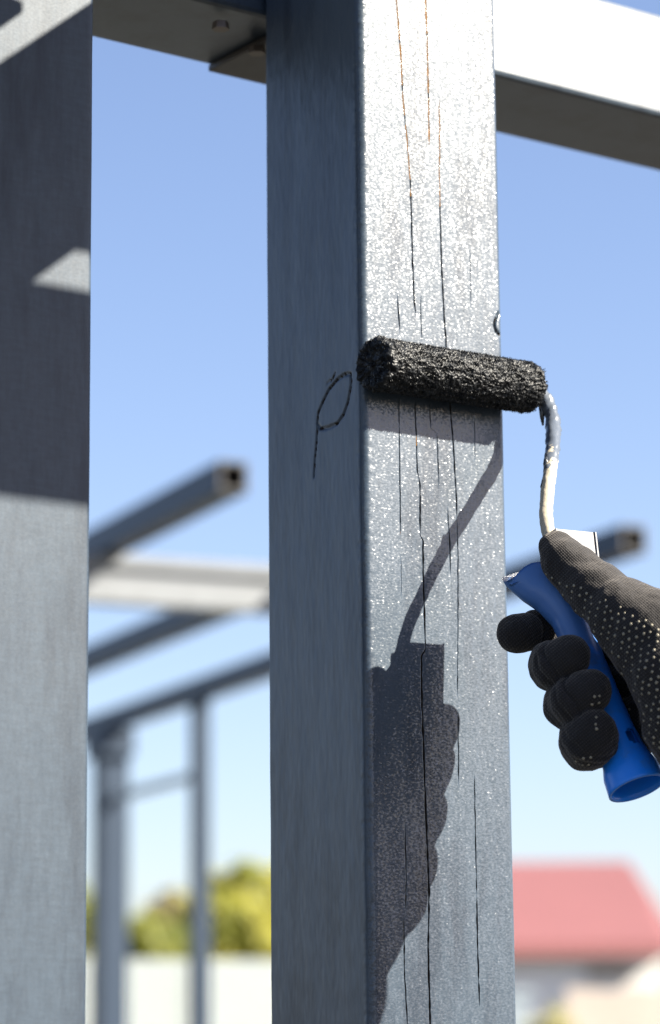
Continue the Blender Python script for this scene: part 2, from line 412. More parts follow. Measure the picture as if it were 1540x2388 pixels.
bm_box(bm, (-.45, cv, zc - .030), (ue, cv + .05, zc), .003); bm_box(bm, (-.45, cv + .014, zc - .078), (ue, cv + .05, zc - .030)); bm_box(bm, (-.45, cv, zc - .108), (ue, cv + .05, zc - .078), .003)
bm_obj("cross_beam", bm, simple("sun_glare_channel_paint", (.17, .18, .19), .34, nz=20, amt=.2), sf)  # paler than the dark frame paint: sun glare put into the base colour
pb = BG.on_u(449, 1640, t3.x + .006)               # thin post under the last rafter
box_obj("frame_post", (t3.x + .006, pb.y - .025, 0), (t3.x + .056, pb.y + .025, ZT - TW), STEEL, sf, .003)
pa = BG.on_u(234, 1760, t3.x - .01)
box_obj("frame_post", (t3.x - .02, pa.y - .05, 0), (t3.x + .075, pa.y + .05, ZT - TW - .09), STEEL, sf, .004)
box_obj("post_cap", (t3.x - .03, pa.y - .075, ZT - TW - .089), (t3.x + .085, pa.y + .10, ZT - TW - .001), STEEL, sf, .004)
ra = BG.on_u(350, 1838, t3.x + .03)
box_obj("tie_rail", (t3.x + .022, min(pa.y, pb.y) + .026, ra.z - .014), (t3.x + .04, max(pa.y, pb.y) - .051, ra.z + .014), simple("pale_galvanised", (.42, .46, .47), .5), sf, .002)

# ------------------------------------------------------------------ ground, fence, trees, house
def ground_mat():
    M, n, b = mat("dry_yard_ground")
    f = noise_tex(n, .6, 6, .6); c = mixc(n, f, (.040, .037, .033), (.034, .034, .028)); n.links.new(c, b.inputs["Base Color"]); b.inputs["Roughness"].default_value = .95
    return M
bm = bmesh.new(); bmesh.ops.create_grid(bm, x_segments=24, y_segments=24, size=900)
g = bm_obj("ground", bm, ground_mat()); tag(g, kind="structure")

FENCE = simple("white_sheet_metal", (.60, .64, .62), .5, nz=1.2, amt=.06)
fy = 12.0; ft = at_dist(450, 2243, fy).z
fx0, fx1 = -4.0, at_dist(1030, 2243, fy).x
fence = empty("metal_fence", (0, fy, 0), math.radians(20)); tag(fence, "white profiled sheet metal fence below the yellow green trees", "fence")
pw = 1.1; x = fx1; k = 0
while x > fx0:
    bm = bmesh.new(); prof = []; nn = 24
    for i in range(nn):
        a = x - pw + pw * i / nn; s_ = pw / nn
        prof += [(a, 0), (a + s_ * .4, 0), (a + s_ * .5, -.008), (a + s_ * .9, -.008)]
    prof.append((x - .004, 0))
    lo = [bm.verts.new((q[0], q[1], .05)) for q in prof]; hi = [bm.verts.new((q[0], q[1], ft)) for q in prof]
    for i in range(len(prof) - 1): bm.faces.new((lo[i], lo[i + 1], hi[i + 1], hi[i]))
    bmesh.ops.solidify(bm, geom=bm.faces[:], thickness=.002)
    bm_obj("fence_panel", bm, FENCE, fence); x -= pw; k += 1
for i in range(k + 1):
    box_obj("fence_post", (fx1 - i * pw - .03, .03, 0), (fx1 - i * pw + .03, .09, ft - .05), STEEL, fence)

BARK = simple("grey_bark", (.13, .10, .075), .9, nz=20)
def leaf_mat(name, c1, c2):
    M, n, b = mat(name); oi = N(n, "ShaderNodeAttribute"); oi.attribute_name = "tint"
    c = mixc(n, oi.outputs["Fac"], c1, c2); n.links.new(c, b.inputs["Base Color"]); b.inputs["Roughness"].default_value = .6
    b.inputs["Transmission Weight"].default_value = 0
    tr = N(n, "ShaderNodeBsdfTranslucent"); n.links.new(c, tr.inputs[0]); mx = N(n, "ShaderNodeMixShader"); mx.inputs[0].default_value = .35
    out = [q for q in n.nodes if q.type == 'OUTPUT_MATERIAL'][0]
    n.links.new(b.outputs[0], mx.inputs[1]); n.links.new(tr.outputs[0], mx.inputs[2]); n.links.new(mx.outputs[0], out.inputs[0])
    return M
YEL = leaf_mat("yellow_green_leaves", (.19, .21, .022), (.37, .34, .04))
OLV = leaf_mat("olive_green_leaves", (.09, .12, .018), (.27, .27, .035))
TAN = leaf_mat("tan_autumn_leaves", (.24, .20, .09), (.30, .26, .13))
BUSH = leaf_mat("pale_yellow_bush_leaves", (.20, .21, .08), (.34, .31, .13))
def tree(name, base, height, cr, M, label, cat="tree", nl=5000, ls=.07, zsq=.9, parent_trunk=True, cz=None):
    o = empty(name, base); tag(o, label, cat)
    bm = bmesh.new(); cz = cz if cz is not None else height - cr * zsq
    bm_tube(bm, [(0, 0, 0), (.03, .02, cz * .5), (-.02, 0, cz), (0, .02, cz + cr * .4)], [.09 * cr + .03, .07 * cr + .02, .05 * cr + .015, .015], 10)
    cl = []
    for i in range(30):
        d = Vector((random.gauss(0, 1), random.gauss(0, 1), random.gauss(0, .6))).normalized() * cr * random.uniform(.30, .74)
        c = Vector((d.x, d.y, cz + d.z * zsq)); cl.append((c, cr * random.uniform(.22, .42)))
        if i < 9: bm_tube(bm, [(0, 0, cz * random.uniform(.6, 1)), c * .55 + Vector((0, 0, cz * .42)), c], [.03 * cr + .01, .02 * cr + .008, .006], 6)
    bm_obj("trunk" if cat == "tree" else "stem", bm, BARK, o, True)
    V = []; Fc = []; tint = []
    for i in range(nl):
        c, r_ = random.choice(cl); p = c + Vector((random.gauss(0, .5), random.gauss(0, .5), random.gauss(0, .45))) * r_
        a = Vector((random.gauss(0, 1), random.gauss(0, 1), random.gauss(0, 1))).normalized(); b = a.orthogonal().normalized(); s_ = ls * random.uniform(.6, 1.3)
        k = len(V); V += [p - a * s_, p + b * s_ * .45, p + a * s_, p - b * s_ * .45]; Fc.append((k, k + 1, k + 2, k + 3)); tint += [min(1, max(0, .5 + .35 * math.sin(c.x * 9 + c.z * 7) + random.uniform(-.25, .25)))] * 4
    me = bpy.data.meshes.new("crown"); me.from_pydata([tuple(v) for v in V], [], Fc)
    at = me.attributes.new("tint", 'FLOAT', 'POINT'); at.data.foreach_set("value", tint)
    link("crown" if cat == "tree" else "foliage", me, o, [M])
    return o
def tree_at(px, py_top, Y, rpx, M, label, **k):
    t = at_dist(px, py_top, Y); cr = rpx / FPX * Y
    tree("broadleaf_tree", (t.x, Y, 0), t.z, cr, M, label, **k)
tree_at(548, 1968, 36, 112, YEL, "taller yellow green tree right of the thin background post", nl=17000, ls=.065, zsq=1.7)
tree_at(690, 1960, 39, 120, YEL, "yellow green tree mostly hidden behind the middle post", nl=8000, ls=.07, zsq=1.7)
tree_at(366, 2098, 34, 100, OLV, "lower olive green tree between the two background posts", nl=14000, ls=.065, zsq=1.4)
tree_at(395, 2060, 44, 62, TAN, "faint tan tree rising behind the olive green one", nl=2500, ls=.07, zsq=1.0)
tree_at(150, 2050, 38, 120, OLV, "olive green tree hidden behind the left post", nl=5000, ls=.07)

# house
HY = 30.0
RED = simple("red_metal_roof", (.23, .095, .092), .5, nz=.8, amt=.08)
WALL = simple("cream_plaster", (.78, .75, .70), .9, nz=1.5, amt=.08)
ze = at_dist(1400, 2200, HY).z; zr = at_dist(1400, 2009, HY + 3.2).z
xr = at_dist(1467, 2009, HY + 3.2).x; xe = at_dist(1590, 2197, HY).x; xl = -0.2
house = empty("house", (0, HY, 0)); tag(house, "cream house with a red hipped roof at the lower right", "house")
bm = bmesh.new(); bm_box(bm, (xl + .2, .2, 0), (xe - .2, 6.2, ze - .05)); bm_obj("wall", bm, WALL, house)
bm = bmesh.new()
R_ = [bm.verts.new(p) for p in [(xl, 0, ze), (xe, 0, ze), (xe, 6.4, ze), (xl, 6.4, ze), (xl + 1.2, 3.2, zr), (xr, 3.2, zr)]]
for f in ((0, 1, 5, 4), (1, 2, 5), (2, 3, 4, 5), (3, 0, 4), (3, 2, 1, 0)): bm.faces.new([R_[i] for i in f])
roof = bm_obj("roof", bm, RED, house)
bm = bmesh.new()
for i in range(26):                                # standing seams
    xs_ = xl + .25 + i * (xe - xl - .5) / 25
    ft_ = min(1.0, max(0.02, (xe - xs_) / max(.01, xe - xr))) if xs_ > xr else min(1, (xs_ - xl) / 1.2)
    a = Vector((xs_, .01, ze + .01)); b = Vector((xs_, 3.2 * ft_, ze + (zr - ze) * ft_ + .01))
    bm_tube(bm, [a, b], .007, 4)
s = bm_obj("roof_seams", bm, RED, roof); s["kind"] = "stuff"
box_obj("fascia", (xl, -.03, ze - .13), (xe, -.002, ze + .004), simple("fascia_red", (.33, .13, .125), .5), house)
zl = at_dist(1250, 2214, HY).z
w0 = at_dist(1366, 2284, HY + .5); w1 = at_dist(1467, 2256, HY + .5)
wf = box_obj("window", (w0.x,   .14, w0.z), (w1.x, .199, w1.z), simple("window_brown_frame", (.34, .27, .22), .5), house)
for i in range(3):
    a = w0.x + .02 + i * (w1.x - w0.x - .02) / 3
    box_obj("pane", (a, .125, w0.z + .02), (a + (w1.x - w0.x - .02) / 3 -   .02, .139, w1.z - .02), simple("window_glass", (.24, .20, .17), .3), wf)
# tan board fence and grey gate in front of the house
TANF = simple("tan_fence_boards", (.58, .49, .41), .8, nz=3, amt=.15)
GY = 22.0
tf = empty("board_fence", (0, GY, 0)); tag(tf, "low tan board fence in front of the cream house", "fence")
tz = at_dist(1400, 2303, GY).z; xa = at_dist(1322, 2303, GY).x; i = 0
xq = xa
while xq < xa + 3.4:
    box_obj("board", (xq, 0, .05), (xq + .135, .02, tz - (i % 3) * .012), TANF, tf); xq += .14; i += 1
box_obj("rail", (xa, .021, tz - .4), (xa + 3.4, .06, tz - .3), TANF, tf)
gg = empty("metal_gate", (0, GY, 0)); tag(gg, "pale blue grey metal gate beside the tan board fence", "gate")
ga, gb = at_dist(1090, 2303, GY).x, at_dist(1246, 2303, GY).x
GATE = simple("blue_grey_gate", (.36, .41, .44), .6)
box_obj("gate_sheet", (ga + .03, .01, .15), (gb - .03, .03, tz - .04), GATE, gg)
box_obj("gate_frame", (ga, 0, .1), (gb, .009, .16), GATE, gg); box_obj("gate_frame", (ga, 0, tz - .06), (gb, .009, tz), GATE, gg)
bq = at_dist(1284, 2305, 21)
tree("garden_bush", (bq.x, 21.0, 0), bq.z, .20, BUSH, "pale yellow green bush between the grey gate and the tan fence", "bush", 2500, .035, 2.2, cz=bq.z - .45)

# ------------------------------------------------------------------ paint roller
AX0 = FR.on_v(868, 847, -.0135); AX1 = FR.on_v(1240, 905, -.0135)
rl = empty("paint_roller", FR.wor(AX0.x, -.0135, AX0.z), FR.a)
tag(rl, "small paint roller loaded with dark grey paint, blue handle, pressed to the middle post", "paint roller")
o0 = AX0.copy()
def RL(p): return Vector(p) - Vector((o0.x, -.0135, o0.z))     # frame coordinates -> roller-local
def PV(px, py, off): q = FR.on_v(px, py, -off); return RL((q.x, -off, q.z))
ax = (AX1 - AX0); ax.y = 0; LEN = ax.length; ax.normalize(); pz = Vector((-ax.z, 0, ax.x)); py_ = Vector((0, 1, 0))
def fleece(p, ph):
    q = Vector((p.x * .62, p.y, p.z))
    return (.0016 * (.30 - abs(noise.noise(q * 300))) + .0008 * (.25 - abs(noise.noise(q * 620 + Vector((9, 1, 4)))))
            + .00055 * noise.noise(p * 1150 + Vector((3, 7, 2))) + .0006 * noise.noise(p * 170))
nth, nl = 260, 330; V = []; Fq = []
for i in range(nl + 1):
    t = i / nl; s = t * LEN
    edge = min(s, LEN - s); rr = .0126 * (1 if edge > .004 else math.sqrt(max(0, 1 - (1 - edge / .004) ** 2)) * .16 + .84)
    if s < .014: rr += .0010 * (1 - s / .014)
    rag0 = 1
    for k in range(nth):
        q = 2 * math.pi * k / nth; n_ = pz * math.cos(q) + py_ * math.sin(q); p = ax * s + n_ * rr
        h = fleece(p, 0)
        if edge < .006:
            h += .0012 * noise.noise(p * 260 + Vector((5, 5, 5))); p = p + ax * (.0022 * noise.noise(p * 280 + Vector((1, 8, 3)))) * (1 - edge / .006)
        p = p + n_ * h
        if p.y > .0131: p.y = .0131                # squashed flat against the post
        V.append(p)
for i in range(nl):
    for k in range(nth): Fq.append((i * nth + k, i * nth + (k + 1) % nth, (i + 1) * nth + (k + 1) % nth, (i + 1) * nth + k))
for (i, sgn) in ((0, 1), (nl, -1)):                # end faces, dished and ragged
    prev = [i * nth + k for k in range(nth)]
    for ring in range(1, 9):
        fr = 1 - ring / 9; cur = []
        for k in range(nth):
            q = 2 * math.pi * k / nth; n_ = pz * math.cos(q) + py_ * math.sin(q)
            p = ax * (0 if i == 0 else LEN) + n_ * (.0126 * .84 * fr)
            p = p + ax * (sgn * (.0008 + .0016 * noise.noise(p * 420 + Vector((2, 4, 6))) + .0008 * noise.noise(p * 900)))
            cur.append(len(V)); V.append(p)
        for k in range(nth): Fq.append((prev[k], cur[k], cur[(k + 1) % nth], prev[(k + 1) % nth]) if i == 0 else (prev[k], prev[(k + 1) % nth], cur[(k + 1) % nth], cur[k]))
        prev = cur
    Fq.append(tuple(prev[::-1]) if i != 0 else tuple(prev))
me = bpy.data.meshes.new("roller_sleeve"); me.from_pydata([tuple(v) for v in V], [], Fq)
M, n, b = mat("paint_soaked_fleece"); f = noise_tex(n, 240, 3)
n.links.new(mixc(n, ramp(n, f, [(.45, 0), (.7, 1)]), (.006, .0065, .0075), (.016, .018, .021)), b.inputs["Base Color"]); b.inputs["Roughness"].default_value = .42; b.inputs["Specular IOR Level"].default_value = .2
bump(n, b, noise_tex(n, 1100, 2, w=2), .35, .0005)
slv = link("roller_sleeve", me, rl, [M], True)
NAPM = simple("wet_nap", (.012, .0135, .016), .38, spec=.35)
fv_, ff_ = [], []
for i in range(15000):                              # tufts of matted nap
    e_ = random.random(); s = (LEN * random.random()) if e_ < .86 else random.choice((random.uniform(-.0005, .003), LEN - random.uniform(-.0005, .003)))
    q = random.uniform(0, 2 * math.pi); n_ = pz * math.cos(q) + py_ * math.sin(q); tq = ax.cross(n_)
    base = ax * s + n_ * (.0122 if .003 < s < LEN - .003 else random.uniform(.006, .0122))
    out_ = n_ if .003 < s < LEN - .003 else (n_ * .6 + ax * (-1 if s < .01 else 1) * random.random()).normalized()
    dr = (out_ + ax * random.gauss(0, .45) + tq * random.gauss(0, .45)).normalized(); L_ = random.uniform(.0008, .0021)
    sd = dr.orthogonal().normalized(); sd = (sd * math.cos(q * 9) + dr.cross(sd) * math.sin(q * 9)) * random.uniform(.00014, .0003)
    tip = base + dr * L_
    if tip.y > .0131: continue
    k = len(fv_); fv_ += [base - sd, base + sd, base + dr * L_ * .6 + sd * .7, tip, base + dr * L_ * .6 - sd * .7]; ff_.append((k, k + 1, k + 2, k + 3, k + 4))
mn = bpy.data.meshes.new("nap_fibres"); mn.from_pydata([tuple(v) for v in fv_], [], ff_)
nf = link("nap_fibres", mn, slv, [NAPM]); nf["kind"] = "stuff"
bm = bmesh.new(); bm_tube(bm, [ax * (LEN - .001), ax * (LEN + .0032)], .0078, 24); bm_obj("end_cap", bm, simple("dark_plastic", (.015, .017, .02), .4), rl, False)
# wire: out of the sleeve, bent down to the handle
wire_px = [(1205, 905, .0135), (1248, 912, .0140), (1266, 925, .0165), (1280, 948, .0190), (1290, 985, .0235), (1290, 1030, .032), (1284, 1085, .041), (1279, 1130, .046), (1274, 1185, .0515), (1276, 1225, .0555), (1288, 1275, .060)]
cp = catmull([PV(*q) for q in wire_px], 14)
bm = bmesh.new(); rings = bm_tube(bm, cp, [.0033] * len(cp), 24)
zt_, zb_ = cp[0].z, cp[-1].z
for v in bm.verts:
    i = v.index
bm.verts.ensure_lookup_table()
for ri, ring in enumerate(rings):
    c = cp[ri]
    for v in ring:
        d = (v.co - c); h = .00028 * noise.noise(v.co * 230) + .00030 * max(0, noise.noise(v.co * 500 + Vector((4, 4, 4))))
        up = max(0, min(1, (v.co.z - (zt_ + (zb_ - zt_) * .62)) / .02))
        v.co = c + d * (1 + h / .0030 * (1 + up)) + d.normalized() * .00035 * up
M, n, b = mat("paint_spattered_wire")
tc = N(n, "ShaderNodeTexCoord"); sx = N(n, "ShaderNodeSeparateXYZ"); n.links.new(tc.outputs["Object"], sx.inputs[0])
zmid = zt_ + (zb_ - zt_) * .58
fz = math_n(n, 'MULTIPLY', math_n(n, 'SUBTRACT', sx.outputs["Z"], zmid), 45.0)
fz = math_n(n, 'ADD', fz, math_n(n, 'MULTIPLY', math_n(n, 'SUBTRACT', noise_tex(n, 210, 4, w=4), .5), 3.2))
f1_ = ramp(n, fz, [(.42, 0), (.56, 1)])
n.links.new(mixc(n, f1_, (.42, .37, .28), (.075, .088, .11)), b.inputs["Base Color"]); b.inputs["Roughness"].default_value = .3  # upper grey lightened to stand in for the glare of wet paint
spk = noise_tex(n, 420, 3, w=8); bump(n, b, spk, .25, .0006)
bm_obj("wire_frame", bm, M, rl, True)
WET = simple("wet_grey_paint", (.036, .040, .046), .2)
#                                    # hanging paint drips on the inner side of the bend
for (x0, y0, L_, off) in ((1262, 945, .0105, .017), (1273, 1075, .007, .041), (1266, 1130, .006, .045)):
    bm = bmesh.new(); c = PV(x0, y0, off); bm_tube(bm, [c + Vector((.0006, 0, .002)), c + Vector((0, 0, -.001)), c + Vector((.0006, 0, -L_ * .6)), c + Vector((.0010, 0, -L_))], [.0009, .0013, .0012, .0005], 10)
    bm_obj("paint_drip", bm, WET, rl, True)

# handle: a moulded blue grip, hollow at the lower end, with a hanging hole
H0 = PV(1284, 1330, .060); H1 = PV(1485, 1834, .110)
hx = (H1 - H0); HL = hx.length; hx.normalize()
facing = (FR.dirloc(-FWD)); hs = hx.cross(facing).normalized(); hf = hs.cross(hx).normalized()     # side, toward viewer
if hf.dot(facing) < 0: hf = -hf
if hs.x > 0: hs = -hs                                                                             # hs points to the picture's left
prof = [(-.004, .0175, .0085, .006), (.000, .0178, .0092, .005), (.010, .0150, .0098, .003), (.018, .0118, .0098, .001), (.028, .0092, .0092, 0), (.042, .0086, .0086, 0), (.060, .0088, .0088, 0), (.078, .0090, .0090, 0), (.090, .0094, .0092, 0), (.100, .0103, .0098, 0), (.107, .0119, .0110, 0), (.112, .0134, .0122, 0), (HL + .001, .0140, .0128, 0)]
ts = np.array([q[0] for q in prof]); A_ = np.array([q[1] for q in prof]); B_ = np.array([q[2] for q in prof]); O_ = np.array([q[3] for q in prof])
seg = 48; V = []; Fq = []; steps = np.linspace(ts[0], ts[-1], 90)
hole_t, hole_q = .0985, math.radians(62)             # where the hanging hole sits (along, round)
def ring_pt(t, q, sh=0.0):
    a = np.interp(t, ts, A_) - sh; b = np.interp(t, ts, B_) - sh; o = np.interp(t, ts, O_)
    ea = math.cos(q); eb = math.sin(q)
    return H0 + hx * t + hs * (o + ea * a) + hf * (eb * b)
for t in steps:
    for k in range(seg): 
        tt = t
        if t < .001: tt = t + .0035 * math.sin(3 * 2 * math.pi * k / seg) * (1 if t < -.003 else .5)   # broken collar edge
        if t < .014: tt += .010 * (1 - math.cos(2 * math.pi * k / seg)) / 2 * (1 - max(0, t) / .014)     # collar cut slantwise
        V.append(ring_pt(tt, 2 * math.pi * k / seg))
ns = len(steps)
def in_hole(t, q):
    dq = (q - hole_q_eff + math.pi) % (2 * math.pi) - math.pi
    return ((t - hole_t) / .0046) ** 2 + (dq * .0100 / .0030) ** 2 < 1
hole_q_eff = math.pi - hole_q + math.radians(10)
for i in range(ns - 1):
    for k in range(seg):
        if in_hole((steps[i] + steps[i + 1]) / 2, 2 * math.pi * (k + .5) / seg): continue
        Fq.append((i * seg + k, i * seg + (k + 1) % seg, (i + 1) * seg + (k + 1) % seg, (i + 1) * seg + k))
off = len(V); inner_steps = np.linspace(ts[-1], .045, 30)  # the hollow inside
for t in inner_steps:
    for k in range(seg): V.append(ring_pt(t, 2 * math.pi * k / seg, .0014))
for k in range(seg): Fq.append(((ns - 1) * seg + k, (ns - 1) * seg + (k + 1) % seg, off + (k + 1) % seg, off + k))
for i in range(29):
    for k in range(seg):
        if in_hole((inner_steps[i] + inner_steps[i + 1]) / 2, 2 * math.pi * (k + .5) / seg): continue
        Fq.append((off + i * seg + k, off + i * seg + (k + 1) % seg, off + (i + 1) * seg + (k + 1) % seg, off + (i + 1) * seg + k))
Fq.append(tuple(off + 29 * seg + k for k in range(seg)))
Fq.append(tuple(k for k in range(seg))[::-1])
me = bpy.data.meshes.new("handle"); me.from_pydata([tuple(v) for v in V], [], Fq)
bm = bmesh.new(); bm.from_mesh(me); bmesh.ops.recalc_face_normals(bm, faces=bm.faces[:]); bm.to_mesh(me); bm.free()
M, n, b = mat("blue_moulded_plastic")
f = noise_tex(n, 70, 5, .65); smear = ramp(n, f, [(.55, 0), (.72, 1)])
sx = N(n, "ShaderNodeSeparateXYZ"); tc = N(n, "ShaderNodeTexCoord"); n.links.new(tc.outputs["Object"], sx.inputs[0])
hz = math_n(n, 'MULTIPLY', math_n(n, 'SUBTRACT', sx.outputs["Z"], (H0.z + H1.z) / 2 - .005), 22.0)         # the upper half is filmed with old paint
hz = math_n(n, 'ADD', hz, math_n(n, 'MULTIPLY', math_n(n, 'SUBTRACT', f, .5), 2.6))
film = ramp(n, hz, [(.0, 0), (.55, .72)])
n.links.new(mixc(n, math_n(n, 'MAXIMUM', math_n(n, 'MULTIPLY', smear, .45), film), (.014, .22, .85), (.075, .13, .24)), b.inputs["Base Color"])
b.inputs["Roughness"].default_value = .33; bump(n, b, noise_tex(n, 400, 3, w=1), .25, .0004)
link("handle", me, rl, [M], True)
# bright ferrule sleeve the wire enters
FER = simple("scuffed_silver_ferrule", (.17, .17, .18), .4, 0, nz=70, amt=.7, bmp=(300, .2, .0005))
fl, fr2 = PV(1300, 1243, .060), PV(1374, 1250, .0602); fb_ = PV(1384, 1340, .062)
e_s = (fr2 - fl); wF = e_s.length; e_s.normalize(); e_d = (fb_ - fr2); e_d -= e_s * e_d.dot(e_s); e_d.normalize(); e_n = e_s.cross(e_d)
fl = fl - e_s * .004; wF += .004
bm = bmesh.new(); r_ = bmesh.ops.create_cube(bm, size=1)
for v in r_["verts"]:
    c = v.co.copy(); v.co = fl + e_s * (wF * (c.x + .5)) + e_d * (.036 * (c.z + .5)) + e_n * (c.y * .008)
bmesh.ops.bevel(bm, geom=bm.edges[:], offset=.0008, segments=2, affect='EDGES')
bmesh.ops.recalc_face_normals(bm, faces=bm.faces[:])
bm_obj("ferrule", bm, FER, rl)

# ------------------------------------------------------------------ the painter's gloved right hand
def zc_(zx, zy): return ((1900 + zx * .5444) / 1.7156, (2000 + zy * .5444) / 1.7156)
H0w = FR.wor(*(H0 + Vector((o0.x, -.0135, o0.z)))); H1w = FR.wor(*(H1 + Vector((o0.x, -.0135, o0.z))))
def HP(zx, zy, d):                                   # a point of the hand: d millimetres nearer than the handle's axis
    px, py = zc_(zx, zy); t = (py - 1330) / (1822 - 1330); Y = H0w.y + (H1w.y - H0w.y) * max(-.2, min(1.3, t)) - d / 1000
    return np.array(at_dist(px, py, Y))
MM = .5444 / 1.7156 / FPX * 1.34                     # metres per zoom unit
def sd_cone(P, a, b, ra, rb):
    ba = b - a; L2 = ba @ ba; t = np.clip(((P - a) @ ba) / L2, 0, 1)
    return np.linalg.norm(P - a - t[:, None] * ba, axis=1) - (ra + (rb - ra) * t)
def smin(a, b, k):
    h = np.clip(.5 + .5 * (b - a) / k, 0, 1); return b * (1 - h) + a * h - k * h * (1 - h)
def chain(P, pts, k=.002):
    f = None
    for (a, ra), (b, rb) in zip(pts[:-1], pts[1:]):
        g_ = sd_cone(P, a, b, ra * MM, rb * MM); f = g_ if f is None else smin(f, g_, k)
    return f
fingers = {
 "index": [((1290, 900, -4), 175), ((800, 905, -25), 160), ((500, 955, -22), 152), ((302, 985, -10), 148)],
 "middle": [((1380, 1080, -4), 175), ((820, 1125, -26), 170), ((600, 1215, -14), 176), ((578, 1225, 4), 178), ((612, 1208, 16), 174), ((695, 1148, 22), 158)],
 "ring": [((1450, 1280, -2), 175), ((930, 1370, -26), 170), ((715, 1490, -14), 175), ((692, 1508, 4), 177), ((735, 1480, 17), 174), ((850, 1408, 23), 160)],
 "pinky": [((1500, 1520, 0), 175), ((1010, 1640, -26), 175), ((850, 1755, -14), 205), ((832, 1772, 4), 205), ((850, 1755, 12), 200), ((880, 1690, 18), 158)],
}
thumb = [((605, 368, 17), 142), ((665, 455, 20), 165), ((775, 560, 21), 185), ((910, 680, 27), 205), ((1120, 860, 33), 262), ((1330, 1020, 35), 320)]
palm = [[((1330, 1020, 35), 320), ((1480, 1300, 38), 320), ((1560, 1640, 30), 300), ((1620, 1800, 26), 280)],
        [((1290, 960, 2), 200), ((1480, 1540, 4), 210), ((1560, 1760, 8), 200)],
        [((1330, 1020, 35), 320), ((1800, 1180, 38), 330), ((2250, 1500, 50), 300)],
        [((1600, 1700, 24), 260), ((1900, 1640, 34), 300), ((2250, 1500, 50), 300)],
        [((1480, 1600, 0), 170), ((1080, 1780, -24), 150), ((900, 1850, -14), 120)]]
def to(l): return [(HP(*p), r_) for p, r_ in l]
allp = np.array([HP(*p) for l in list(fingers.values()) + [thumb] + palm for p, _ in l])
lo = allp.min(0) - .027; hi = allp.max(0) + .027; hstep = .00085
dims = np.ceil((hi - lo) / hstep).astype(int)
gx = [lo[i] + np.arange(dims[i]) * hstep for i in range(3)]
G = np.stack(np.meshgrid(*gx, indexing='ij'), -1).reshape(-1, 3)
ff = None
for l in fingers.values():
    g_ = chain(G, to(l), .003); ff = g_ if ff is None else smin(ff, g_, .0012)
pf = None
for l in palm:
    g_ = chain(G, to(l), .006); pf = g_ if pf is None else smin(pf, g_, .008)
tf_ = chain(G, to(thumb), .004); pf = smin(pf, tf_, .006)
f = smin(ff, pf, .0018)
f = f.reshape(dims)
def surface_nets(f, lo, h):
    ins = f < 0; nx, ny, nz = f.shape
    c = [ins[i:nx - 1 + i, j:ny - 1 + j, k:nz - 1 + k] for i in (0, 1) for j in (0, 1) for k in (0, 1)]
    cnt = sum(x.astype(np.int8) for x in c); act = (cnt > 0) & (cnt < 8)
    I = np.argwhere(act); acc = np.zeros((len(I), 3)); num = np.zeros(len(I))
    C8 = np.array([(i, j, k) for i in (0, 1) for j in (0, 1) for k in (0, 1)])
    for a in range(8):
        for b in range(a + 1, 8):
            if np.abs(C8[a] - C8[b]).sum() != 1: continue
            pa_ = I + C8[a]; pb_ = I + C8[b]; fa = f[tuple(pa_.T)]; fb = f[tuple(pb_.T)]
            m_ = (fa < 0) != (fb < 0); t = np.where(m_, fa / np.where(m_, fa - fb, 1), 0)
            acc += np.where(m_[:, None], pa_ + (pb_ - pa_) * t[:, None], 0); num += m_
    V = lo + acc / num[:, None] * h
    vid = -np.ones(act.shape, int); vid[tuple(I.T)] = np.arange(len(I)); Q = []
    for axn in range(3):
        s0 = [slice(None)] * 3; s1 = [slice(None)] * 3; s0[axn] = slice(0, -1); s1[axn] = slice(1, None)
        a = ins[tuple(s0)]; b = ins[tuple(s1)]; E = np.argwhere(a != b); flip = a[tuple(E.T)]
        u_, v_ = [(1, 2), (2, 0), (0, 1)][axn]
        ok = (E[:, u_] > 0) & (E[:, v_] > 0) & (E[:, u_] < f.shape[u_] - 1) & (E[:, v_] < f.shape[v_] - 1); E = E[ok]; flip = flip[ok]
        du = np.zeros(3, int); dv = np.zeros(3, int); du[u_] = 1; dv[v_] = 1
        q = np.stack([vid[tuple((E - du - dv).T)], vid[tuple((E - dv).T)], vid[tuple(E.T)], vid[tuple((E - du).T)]], 1)
        q[~flip] = q[~flip][:, ::-1]; Q.append(q)
    return V, np.concatenate(Q)
Vg, Qg = surface_nets(f, lo, hstep)
person = empty("person", Vector(HP(1500, 1300, 0)))
tag(person, "hand in black knitted work glove with pale rubber dots, gripping the blue roller handle", "person")
P0w = person.location.copy()
# soft knit wrinkles
Vg2 = []
for v in Vg:
    p = Vector(v)
    Vg2.append(noise.noise(p * 75) * .0009 + noise.noise(p * 190) * .0005)
for fn, cf, dp in (("middle", .30, .0011), ("ring", .34, .0012), ("pinky", .30, .0012), ("index", .45, .0008)):      # knuckle creases where the knit bunches
    l = fingers[fn]; b0 = HP(*l[-2][0]); t0 = HP(*l[-1][0]); C0 = b0 + (t0 - b0) * cf; tdir = (t0 - b0) / np.linalg.norm(t0 - b0)
    rel = Vg - C0; sp_ = rel @ tdir; near = np.exp(-np.clip(np.linalg.norm(rel - sp_[:, None] * tdir, axis=1) - .012, 0, 1) / .0015) * (np.abs(sp_) < .02)
    wig = .0008 * np.sin(rel[:, 2] * 420)
    g_ = -dp * np.exp(-((sp_ + wig) / .0011) ** 2) - .6 * dp * np.exp(-((sp_ + .0062 - wig) / .0009) ** 2) + .45 * dp * np.exp(-((sp_ + .0030) / .0014) ** 2)
    Vg2 = [a + b for a, b in zip(Vg2, g_ * near)]
me = bpy.data.meshes.new("work_glove"); me.from_pydata((Vg - np.array(P0w)).tolist(), [], Qg.tolist()); me.update()
